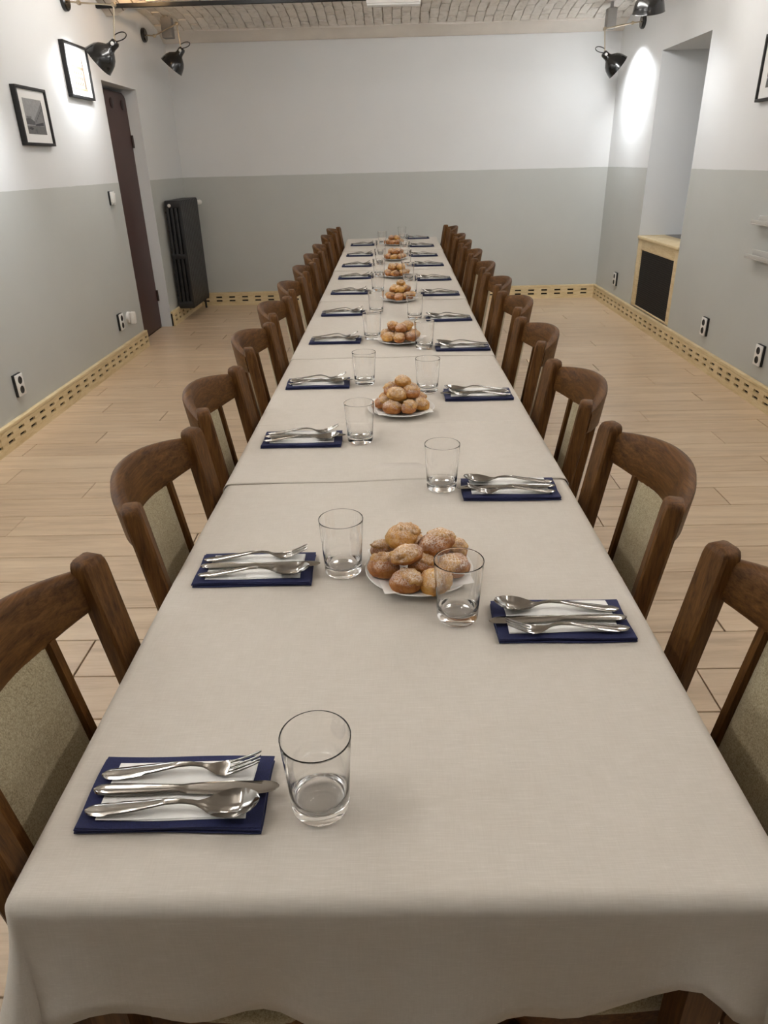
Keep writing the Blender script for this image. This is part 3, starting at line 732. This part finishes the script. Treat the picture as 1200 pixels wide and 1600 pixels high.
# ------------------------------------------------------------------ chairs
def rake(z): return (0.89-z)*0.155 if z > 0.44 else 0.0698 - (0.44-z)*0.22
def build_chair():
    t = thing('dining_chair', (0, 0, 0))
    bulge = lambda y: -0.078*(1-(y/0.2)**2)
    for s_ in (-1, 1):
        b = MB(); rings = []; yc = s_*0.196; ca, sa = math.cos(-s_*0.30), math.sin(-s_*0.30)
        prof = [(0.0, 0.85, 0.85), (0.2, 0.92, 0.95), (0.44, 1, 1), (0.55, 1, 1), (0.66, 1, 1), (0.76, 1, 1), (0.84, 1, 1), (0.866, 1, 1), (0.876, 0.97, 0.95), (0.883, 0.90, 0.84), (0.887, 0.78, 0.62)]
        for z, kx, ky in prof:
            hx, hy, c = 0.0165*kx, 0.025*ky, 0.004
            sec_ = [(-hx, -hy+c), (-hx+c, -hy), (hx-c, -hy), (hx, -hy+c), (hx, hy-c), (hx-c, hy), (-hx+c, hy), (-hx, hy-c)]
            rings.append([(p*ca-q*sa+rake(z), yc+p*sa+q*ca, z) for p, q in sec_])
        b.loft(rings).build('back_post', M['chair_wood_z'], t, 40)
    # curved top rail
    b = MB(); rings = []
    for i in range(21):
        u = -1+i/10; y = 0.200*u; x = bulge(y)-0.003-0.004*u*u; dx = 0.078*2*y/0.04; nrm = Vector((1, -dx, 0)).normalized()
        th = 0.0125; zt_ = 0.866+0.026*(1-u*u); zb_ = 0.808-0.020*(1-u*u); ring = []
        for p, z in ((-th*0.7, zb_), (th*0.7, zb_), (th, zb_+0.005), (th, zt_-0.010), (th*0.7, zt_-0.003), (th*0.2, zt_), (-th*0.3, zt_), (-th*0.8, zt_-0.004), (-th, zt_-0.012), (-th, zb_+0.005)):
            ring.append((x+nrm.x*p+rake(z), y+nrm.y*p, z))
        rings.append(ring)
    b.loft(rings).build('top_rail', M['chair_wood_y'], t, 40)
    for s_ in (-1, 1):
        b = MB(); rings = []; yc = s_*0.108
        for z in (0.40, 0.5, 0.6, 0.7, 0.80):
            x = bulge(yc)+rake(z); rings.append([(x+p, yc+q, z) for p, q in ((-0.010, -0.008), (0.010, -0.008), (0.010, 0.008), (-0.010, 0.008))])
        b.loft(rings).build('slat', M['chair_wood_z'], t, 30)
    # upholstered back panel, padded front and back
    rows_f, rows_b = [], []
    for i in range(13):
        z = 0.45+0.36*i/12; rf, rb = [], []
        for j in range(11):
            v = -1+j/5; y = 0.099*v; pad = 0.016*(1-v**6)*(1-(2*i/12-1)**8)+0.004
            rf.append((bulge(y)+rake(z)+pad, y, z)); rb.append((bulge(y)+rake(z)-pad*0.8, y, z))
        rows_f.append(rf); rows_b.append(rb)
    b = MB(); b.grid(rows_f); b.grid(rows_b)
    rim_f = rows_f[0]+[r[-1] for r in rows_f[1:]]+rows_f[-1][::-1][1:]+[r[0] for r in rows_f[::-1]][1:]
    rim_b = rows_b[0]+[r[-1] for r in rows_b[1:]]+rows_b[-1][::-1][1:]+[r[0] for r in rows_b[::-1]][1:]
    b.grid([rim_f, rim_b]); b.build('back_panel', M['fabric'], t, 50, weld=0.0002)
    # seat
    def outline(k, inset):
        pts = []
        for i in range(28):
            a = 2*PI*i/28; ca, sa = math.cos(a), math.sin(a)
            sx = math.copysign(abs(ca)**0.35, ca); sy = math.copysign(abs(sa)**0.35, sa)
            wy = 0.205+0.012*sx
            pts.append((0.205+(0.165-inset)*sx, (wy-inset)*sy, k))
        return pts
    b = MB(); b.loft([outline(0.425, 0.006), outline(0.432, 0.0), outline(0.450, 0.0), outline(0.464, 0.012), outline(0.470, 0.05), outline(0.474, 0.11)]); b.build('seat', M['fabric'], t, 50)
    b = MB(); b.loft([outline(0.372, 0.012), outline(0.425, 0.004)]); b.build('seat_frame', M['chair_wood_y'], t, 40)
    for s_ in (-1, 1):
        rings = []
        for z, k in ((0, 0.014), (0.375, 0.02)): rings.append([(0.345+k*p, s_*0.185+k*q, z) for p, q in ((-1, -1), (1, -1), (1, 1), (-1, 1))])
        MB().loft(rings).build('leg', M['chair_wood_z'], t, 30)
        MB().box(0.03, 0.34, s_*0.188-0.008, s_*0.188+0.008, 0.20, 0.232, 0.003).build('stretcher', M['chair_wood_y'], t)
    return t
proto = build_chair(); used = [False]
def place_chair(x, y, rz, label):
    o = proto if not used[0] else copy_tree(proto); used[0] = True
    o.location = (x, y, 0); o.rotation_euler = (0, 0, rz); tag(o, label, 'chair', 'wooden chairs along the table')
rng = random.Random(4)
for i, (x, y) in enumerate([(-.469, .722), (-.456, 1.292), (-.460, 1.822), (-.461, 2.448), (-.470, 3.02), (-.471, 3.60), (-.472, 4.20), (-.474, 4.78), (-.476, 5.37), (-.480, 6.09), (-.486, 6.72)]):
    place_chair(x, y, rng.uniform(-0.012, 0.012), 'brown wooden chair with beige back panel, left side of table, %s from camera' % nth(i))
for i, (x, y) in enumerate([(.492, .727), (.478, 1.278), (.466, 1.828), (.475, 2.447), (.492, 3.03), (.492, 3.60), (.492, 4.20), (.492, 4.83), (.490, 5.45), (.492, 5.95), (.495, 6.68)]):
    place_chair(x, y, PI+rng.uniform(-0.012, 0.012), 'brown wooden chair with beige back panel, right side of table, %s from camera' % nth(i))

# ------------------------------------------------------------------ place settings
def ribbon(b, xs, wid, zc, th, dish, yoff=None, n=8):
    rings = []
    for x in xs:
        w_, z, t_, d = wid(x)/2, zc(x), th(x), dish(x); y0 = yoff(x) if yoff else 0.0; ring = []
        for j in range(n+1):
            v = -1+2*j/n; ring.append((x, y0+w_*v, z+d*v*v+t_/2*(1-v**4)+0.0001))
        for j in range(n, -1, -1):
            v = -1+2*j/n; ring.append((x, y0+w_*v, z+d*v*v-t_/2*(1-v**4)-0.0001))
        rings.append(ring)
    b.loft(rings)
T_ = lambda tab: (lambda x: interp(x, tab))
def fine(a, c, n): return [a+(c-a)*i/n for i in range(n+1)]
def fork_mesh():
    b = MB()
    wid = T_([(0, 0.003), (0.003, 0.010), (0.008, 0.0155), (0.02, 0.0185), (0.04, 0.018), (0.07, 0.0135), (0.095, 0.009), (0.112, 0.0065), (0.122, 0.0075), (0.130, 0.014), (0.138, 0.021), (0.145, 0.0235), (0.150, 0.024)])
    zc = T_([(0, 0.0022), (0.02, 0.0032), (0.06, 0.0085), (0.09, 0.0130), (0.105, 0.0132), (0.118, 0.0105), (0.128, 0.0055), (0.138, 0.0026), (0.148, 0.0028), (0.158, 0.0054), (0.172, 0.0112), (0.188, 0.0190)])
    th = T_([(0, 0.0018), (0.03, 0.0026), (0.1, 0.0034), (0.125, 0.003), (0.15, 0.0024), (0.188, 0.0020)])
    ribbon(b, fine(0, 0.150, 46), wid, zc, th, T_([(0, 0), (0.03, -0.0008), (0.1, 0), (0.13, 0.001), (0.15, 0.0015)]))
    for k in range(4):
        yk = (k-1.5)*0.0062
        ribbon(b, fine(0.148, 0.188, 12), T_([(0.148, 0.0052), (0.155, 0.0044), (0.18, 0.0038), (0.186, 0.0030), (0.188, 0.0016)]), lambda x, yk=yk: zc(x)+0.0020*(yk/0.012)**2, th, T_([(0, 0)]), yoff=lambda x, yk=yk: yk*(1-0.12*(x-0.148)/0.04), n=4)
    return b.mesh('fork', M['steel'], 60)
def spoon_mesh():
    b = MB()
    wid = T_([(0, 0.003), (0.003, 0.010), (0.008, 0.0155), (0.02, 0.0185), (0.04, 0.018), (0.07, 0.0135), (0.095, 0.009), (0.115, 0.0068), (0.126, 0.0078), (0.133, 0.014), (0.142, 0.027), (0.152, 0.0365), (0.162, 0.0405), (0.172, 0.040), (0.182, 0.0345), (0.190, 0.024), (0.194, 0.0145), (0.196, 0.004)])
    zc = T_([(0, 0.0022), (0.02, 0.0032), (0.06, 0.0085), (0.09, 0.0135), (0.108, 0.0142), (0.120, 0.0122), (0.130, 0.0086), (0.138, 0.0048), (0.150, 0.0018), (0.162, 0.0014), (0.174, 0.0030), (0.186, 0.0085), (0.196, 0.0155)])
    th = T_([(0, 0.0018), (0.03, 0.0026), (0.1, 0.0034), (0.13, 0.0026), (0.15, 0.0015), (0.196, 0.0012)])
    ds = T_([(0, 0), (0.03, -0.0008), (0.1, 0), (0.128, 0.0005), (0.140, 0.0040), (0.152, 0.0078), (0.165, 0.0090), (0.178, 0.0075), (0.190, 0.0030), (0.196, 0.0)])
    ribbon(b, fine(0, 0.196, 64), wid, zc, th, ds, n=12)
    return b.mesh('spoon', M['steel'], 60)
def knife_mesh():
    b = MB()
    wid = T_([(0, 0.003), (0.003, 0.011), (0.008, 0.016), (0.02, 0.0185), (0.05, 0.0175), (0.085, 0.0135), (0.10, 0.0125), (0.106, 0.0145), (0.125, 0.0175), (0.16, 0.0195), (0.192, 0.0190), (0.202, 0.0165), (0.208, 0.0125), (0.2115, 0.0075), (0.213, 0.003)])
    th = T_([(0, 0.003), (0.01, 0.0055), (0.06, 0.0062), (0.098, 0.0058), (0.106, 0.0024), (0.213, 0.0010)])
    ribbon(b, fine(0, 0.213, 60), wid, T_([(0, 0.0034), (0.1, 0.0040), (0.213, 0.0034)]), th, T_([(0, 0)]), yoff=T_([(0, 0), (0.10, 0), (0.16, 0.001), (0.19, 0.0015), (0.213, 0.003)]))
    return b.mesh('table_knife', M['steel'], 60)
def slab(b, x0, x1, y0, y1, z0, z1, sag, seed, nx=12, ny=8):
    """soft folded layer: slightly wavy top, rounded rim"""
    rg = random.Random(seed); p = [rg.uniform(0, 6.28) for _ in range(4)]
    top, bot = [], []
    for i in range(ny+1):
        v = i/ny; rt_, rb_ = [], []
        for j in range(nx+1):
            u = j/nx; e = min(u, 1-u, v, 1-v); ed = (1-smooth01(e/0.06))
            x = x0+(x1-x0)*u+0.0012*math.sin(v*5+p[0]); y = y0+(y1-y0)*v+0.0012*math.sin(u*6+p[1])
            zz = sag*math.sin(u*7+p[2])*math.sin(v*5+p[3])
            rt_.append((x, y, z1+zz-ed*(z1-z0)*0.32)); rb_.append((x, y, z0+ed*(z1-z0)*0.25+zz*0.2*(1 if z0 > 0.001 else 0)))
        top.append(rt_); bot.append(rb_)
    b.grid(top); b.grid(bot[::-1])
    rim = lambda R_: R_[0]+[r[-1] for r in R_[1:]]+R_[-1][::-1][1:]+[r[0] for r in R_[::-1]][1:]
    b.grid([rim(top), rim(bot)])
fork_me, spoon_me, knife_me = fork_mesh(), spoon_mesh(), knife_mesh()
nap_me, pap_me = [], []
for k in range(4):
    b = MB(); slab(b, -0.1035, 0.1035, -0.052, 0.052, 0.0, 0.0040, 0.0001, k); slab(b, -0.1030, 0.1025, -0.0518, 0.0505, 0.0037, 0.0085, 0.0003, k+20); slab(b, -0.1015, 0.1030, -0.0515, 0.0515, 0.0068, 0.0102, 0.0003, k+50)
    nap_me.append(b.mesh('napkin', M['navy'], 50))
    b = MB(); slab(b, -0.083, 0.083, -0.041, 0.041, 0.0, 0.0012, 0.00015, k+7); slab(b, -0.083, 0.082, -0.0405, 0.0415, 0.0010, 0.0024, 0.0003, k+9)
    pap_me.append(b.mesh('paper_napkin', M['paper'], 50))
def glass_mesh():
    H_ = 0.105
    b = MB()
    outer = [(0.0, 0.0012), (0.024, 0.0012), (0.028, 0.0), (0.031, 0.0008), (0.0328, 0.004), (0.0334, 0.012), (0.0342, 0.03), (0.0362, 0.062), (0.0380, 0.088), (0.03885, H_-0.0030), (0.03895, H_-0.0010), (0.03875, H_-0.0002), (0.0384, H_), (0.03805, H_-0.0002), (0.0378, H_-0.0010), (0.0376, H_-0.0030)]
    inner = [(0.03675, 0.088), (0.0350, 0.062), (0.0328, 0.032), (0.0318, 0.022), (0.0290, 0.0165), (0.020, 0.0145), (0.0, 0.014)]
    b.lathe(outer+inner, 40); return b.mesh('water_glass', M['glass'], 60, weld=1e-5)
gl_me = glass_mesh()
NAP = 0.0102; PAP = 0.0024
def setting(i, side, nx_, ny_, gx, gy):
    sg = 1 if side == 'left' else -1; rz = 0.0 if sg > 0 else PI
    ny_ -= 0.006; rg = random.Random(i*7+(3 if sg > 0 else 50)); z = top_z(ny_)+0.0006
    wh = '%s setting from camera, %s side of table' % (nth(i), side)
    jit = rg.uniform(-0.02, 0.02)
    def put(nm, me, lx, ly, lz, rot, label, cat, grp, rx=0.0):
        ca, sa = math.cos(rz+jit), math.sin(rz+jit)
        o = link(nm, me); o.location = (nx_+lx*ca-ly*sa, ny_+lx*sa+ly*ca, z+lz); o.rotation_euler = (rx, 0, rz+jit+rot)
        tag(o, label, cat, grp); return o
    put('napkin', nap_me[rg.randrange(4)], 0, 0, 0, 0, 'folded navy cloth napkin, %s' % wh, 'napkin', 'navy napkins')
    put('paper_napkin', pap_me[rg.randrange(4)], 0.002, -0.002, NAP+0.0002, rg.uniform(-0.015, 0.015), 'small folded white paper napkin on navy napkin, %s' % wh, 'paper napkin', 'white paper napkins')
    zz = NAP+PAP+0.0006
    yf, yk, ys_ = (0.017, -0.006, -0.034) if sg > 0 else (0.036, 0.010, -0.015)
    put('fork', fork_me, -0.095+rg.uniform(-0.002, 0.002), yf+rg.uniform(-0.002, 0.002), zz, (0.05 if sg > 0 else 0.0)+rg.uniform(-0.02, 0.02), 'steel fork with four tines, %s' % wh, 'fork', 'steel forks')
    put('table_knife', knife_me, -0.097+rg.uniform(-0.002, 0.002), yk, zz, 0.010+rg.uniform(-0.01, 0.01), 'steel table knife between fork and spoon, %s' % wh, 'knife', 'steel knives')
    put('spoon', spoon_me, -0.095+rg.uniform(-0.002, 0.002), ys_, zz, (0.03 if sg > 0 else -0.035)+rg.uniform(-0.015, 0.015), 'steel soup spoon, %s' % wh, 'spoon', 'steel spoons')
    if gx is not None:
        o = link('water_glass', gl_me); o.location = (gx, gy, top_z(gy)+0.0008); o.rotation_euler = (0, 0, rg.uniform(0, 6))
        tag(o, 'empty clear tumbler at the %s' % wh, 'glass', 'clear tumblers')
L_ = [(-.2535, .591, -.088, .570), (-.2505, 1.092, -.093, 1.084), (-.240, 1.752, -.088, 1.738), (-.247, 2.275, -.094, 2.274), (-.2335, 2.898, -.084, 2.928), (-.2375, 3.475, -.078, 3.491), (-.2375, 4.078, -.079, 4.105), (-.235, 4.648, -.082, 4.70), (-.2465, 5.216, -.083, 5.27), (-.250, 5.827, -.085, 5.88), (-.2555, 6.588, -.083, 6.64)]
R_ = [(.257, .921, .098, .937), (.2515, 1.418, .105, 1.435), (.260, 2.118, .108, 2.173), (.2685, 2.738, .122, 2.742), (.2555, 3.298, .103, 3.331), (.2595, 3.969, .100, 3.99), (.256, 4.510, .098, 4.49), (.255, 5.162, .098, 5.17), (.246, 5.724, .100, 5.74), (.256, 6.392, .100, 6.375), (.2485, 7.085, .098, 7.08)]
for i, q in enumerate(L_): setting(i, 'left', *q)
for i, q in enumerate(R_): setting(i, 'right', *q)

# ------------------------------------------------------------------ plates, paper and choux buns
PLATE = [(0.0, 0.0045), (0.046, 0.0045), (0.056, 0.0060), (0.068, 0.0105), (0.082, 0.0138), (0.0945, 0.0165)]
def plate_mesh():
    lower = [(0.0955, 0.0155), (0.082, 0.0120), (0.066, 0.0060), (0.054, 0.0022), (0.050, 0.0), (0.046, 0.0), (0.044, 0.0018), (0.0, 0.0018)]
    return MB().lathe(PLATE+lower, 48).mesh('plate', M['porcelain'], 40, weld=1e-5)
pl_me = plate_mesh()
def doily_mesh(seed):
    b = MB(); n = 26; s_ = 0.156; rg = random.Random(seed); rows = []
    for i in range(n+1):
        r_ = []
        for j in range(n+1):
            x, y = s_*(i/n-0.5), s_*(j/n-0.5); r = math.hypot(x, y)
            z = interp(r, PLATE)+0.0009+0.0004*math.sin(x*90+seed)*math.sin(y*80)
            if r > 0.0945: z = 0.0178+(r-0.0945)*(0.35 if (i+j) % (n+1) < n/2 else -0.05)*0.3
            r_.append((x, y, z))
        rows.append(r_)
    b.grid(rows); return b.mesh('serviette', M['paper'], 60)
do_me = [doily_mesh(k) for k in range(3)]
def bun_meshes(seed, gold):
    rg = random.Random(seed); bm = bmesh.new(); bmesh.ops.create_icosphere(bm, subdivisions=4, radius=1.0)
    sx, sy, sz = rg.uniform(0.92, 1.12), rg.uniform(0.88, 1.05), rg.uniform(0.72, 0.84)
    off = Vector((seed*3.7, seed*1.3, 0))
    for v in bm.verts:
        d = v.co.normalized(); k = 1+0.12*mnoise.noise(d*1.5+off)+0.06*mnoise.noise(d*4+off)+0.025*mnoise.noise(d*12+off)
        p = Vector((d.x*sx*k, d.y*sy*k, d.z*sz*k))
        if p.z < -0.45: p.z = -0.45+(p.z+0.45)*0.25
        v.co = p*0.0255
    me = bpy.data.meshes.new('choux_bun'); bm.to_mesh(me); bm.free(); me.materials.append(M['bun_gold'] if gold else M['bun']); me.shade_smooth()
    # craggy crust cap covering part of the top
    ax = Vector((rg.uniform(-0.7, 0.7), rg.uniform(-0.7, 0.7), 0.8)).normalized(); lim = rg.uniform(0.35, 0.6)
    bm = bmesh.new(); bmesh.ops.create_icosphere(bm, subdivisions=4, radius=1.0)
    for v in bm.verts:
        d = v.co.normalized(); k = 1+0.12*mnoise.noise(d*1.5+off)+0.06*mnoise.noise(d*4+off)
        c = d.dot(ax)+0.16*mnoise.noise(d*4+off*2)
        k += -0.07+0.20*smooth01((c-lim)/0.16) + (0.16*mnoise.noise(d*6+off)+0.10*mnoise.noise(d*13+off))*smooth01((c-lim)/0.12)
        v.co = Vector((d.x*sx*k, d.y*sy*k, d.z*sz*k))*0.0255
    dele = [v for v in bm.verts if v.co.normalized().dot(Vector((ax.x*sx, ax.y*sy, ax.z*sz)).normalized()) < lim-0.28]
    bmesh.ops.delete(bm, geom=dele, context='VERTS')
    cr = bpy.data.meshes.new('crust'); bm.to_mesh(cr); bm.free(); cr.materials.append(M['crust']); cr.shade_smooth()
    return me, cr
buns = [bun_meshes(k+1, k % 4 == 1) for k in range(8)]
def bun(loc, k, sc, rz, tilt, label, grp):
    me, cr = buns[k % 8]
    o = link('choux_bun', me); o.location = loc; o.rotation_euler = (tilt[0], tilt[1], rz); o.scale = sc if isinstance(sc, tuple) else (sc, sc, sc)
    link('crust', cr, o); tag(o, label, 'bun', grp); return o
PL_ = [(.042, 1.068), (.024, 1.975), (.030, 2.853), (.042, 3.80), (.030, 4.64), (.028, 5.49), (.027, 6.525)]
for i, (px, py) in enumerate(PL_):
    z = top_z(py)+0.0006
    o = link('plate', pl_me); o.location = (px, py, z); tag(o, 'round white plate under choux buns, %s plate from camera' % nth(i), 'plate', 'plates of buns')
    o = link('serviette', do_me[i % 3]); o.location = (px, py, z+0.0002); o.rotation_euler = (0, 0, [0.21, 0.15, 0.9, 0.4, 0.75, 0.2, 0.6][i])
    tag(o, 'white paper serviette under the buns, %s plate from camera' % nth(i), 'serviette', 'serviettes on the plates')
    rg = random.Random(100+i); grp = 'choux buns on the %s plate' % nth(i)
    if i == 0:
        dy = 0.0
        spec = [(-.022, 1.105, .784, 2, .92, 'dark bun at the back left of the nearest plate'), (.012, 1.088, .822, 1, 1.08, 'topmost bun with golden craggy crust on the nearest plate'),
                (.071, 1.078, .812, 4, (1.28, 1.0, 1.0), 'wide dusted bun at upper right of the nearest plate'), (.106, 1.104, .784, 6, .95, 'bun at the far right back of the nearest plate'),
                (.020, 1.036, .815, 3, (1.2, .92, .85), 'long dusted bun lying on top at front of the nearest plate'), (-.020, 1.048, .784, 0, 1.05, 'bun at the left edge of the nearest plate'),
                (.017, 1.002, .783, 7, 1.02, 'round brown bun at the front of the nearest plate'), (.046, 1.052, .786, 2, .98, 'shaded bun in the middle of the nearest plate'),
                (.100, 1.042, .786, 4, 1.08, 'bun behind the tumbler at right of the nearest plate'), (.066, 1.000, .783, 5, 1.02, 'golden bun at the front right of the nearest plate'),
                (.045, 1.112, .784, 0, .95, 'bun hidden at the back of the nearest plate')]
        for (x, y, zz, k, sc, lab) in spec:
            bun((x, y, zz), k, sc, rg.uniform(-0.5, 0.5) if isinstance(sc, tuple) else rg.uniform(0, 6.28), (rg.uniform(-0.2, 0.2), rg.uniform(-0.2, 0.2)), lab, grp)
    else:
        pn = '%s plate from camera' % nth(i)
        DIR = ['right', 'back right', 'back', 'back left', 'left', 'front left', 'front', 'front right']
        dirn = lambda a: DIR[int(round(a/(PI/4))) % 8]
        a0 = rg.uniform(0, 1.0); n = 7; k = rg.randrange(8)
        for q in range(n):
            a = a0+2*PI*q/n; bun((px+0.056*math.cos(a), py+0.056*math.sin(a), z+0.0275), k+q, rg.uniform(0.92, 1.05), rg.uniform(0, 6.28), (rg.uniform(-0.2, 0.2), rg.uniform(-0.2, 0.2)),
                                 'sugar-dusted choux bun at the %s of the bottom ring, %s' % (dirn(a), pn), grp)
        bun((px, py, z+0.030), k+3, 1.0, 1.0, (0, 0), 'choux bun buried at the centre of the pile, %s' % pn, grp)
        nt = 4 if i % 2 else 3
        for q in range(nt):
            a = a0+0.5+2*PI*q/nt; bun((px+0.030*math.cos(a), py+0.027*math.sin(a), z+0.0600), k+q+4, rg.uniform(0.95, 1.08), rg.uniform(0, 6.28), (rg.uniform(-0.25, 0.25), rg.uniform(-0.25, 0.25)),
                                      'sugar-dusted choux bun at the %s of the upper layer, %s' % (dirn(a), pn), grp)
        if i in (1, 3): bun((px+0.004, py+0.006, z+0.088), 1, 0.9, 2.0, (0.1, 0), 'topmost golden choux bun crowning the pile, %s' % pn, grp)

try: S.cycles.use_denoising = True
except Exception: pass
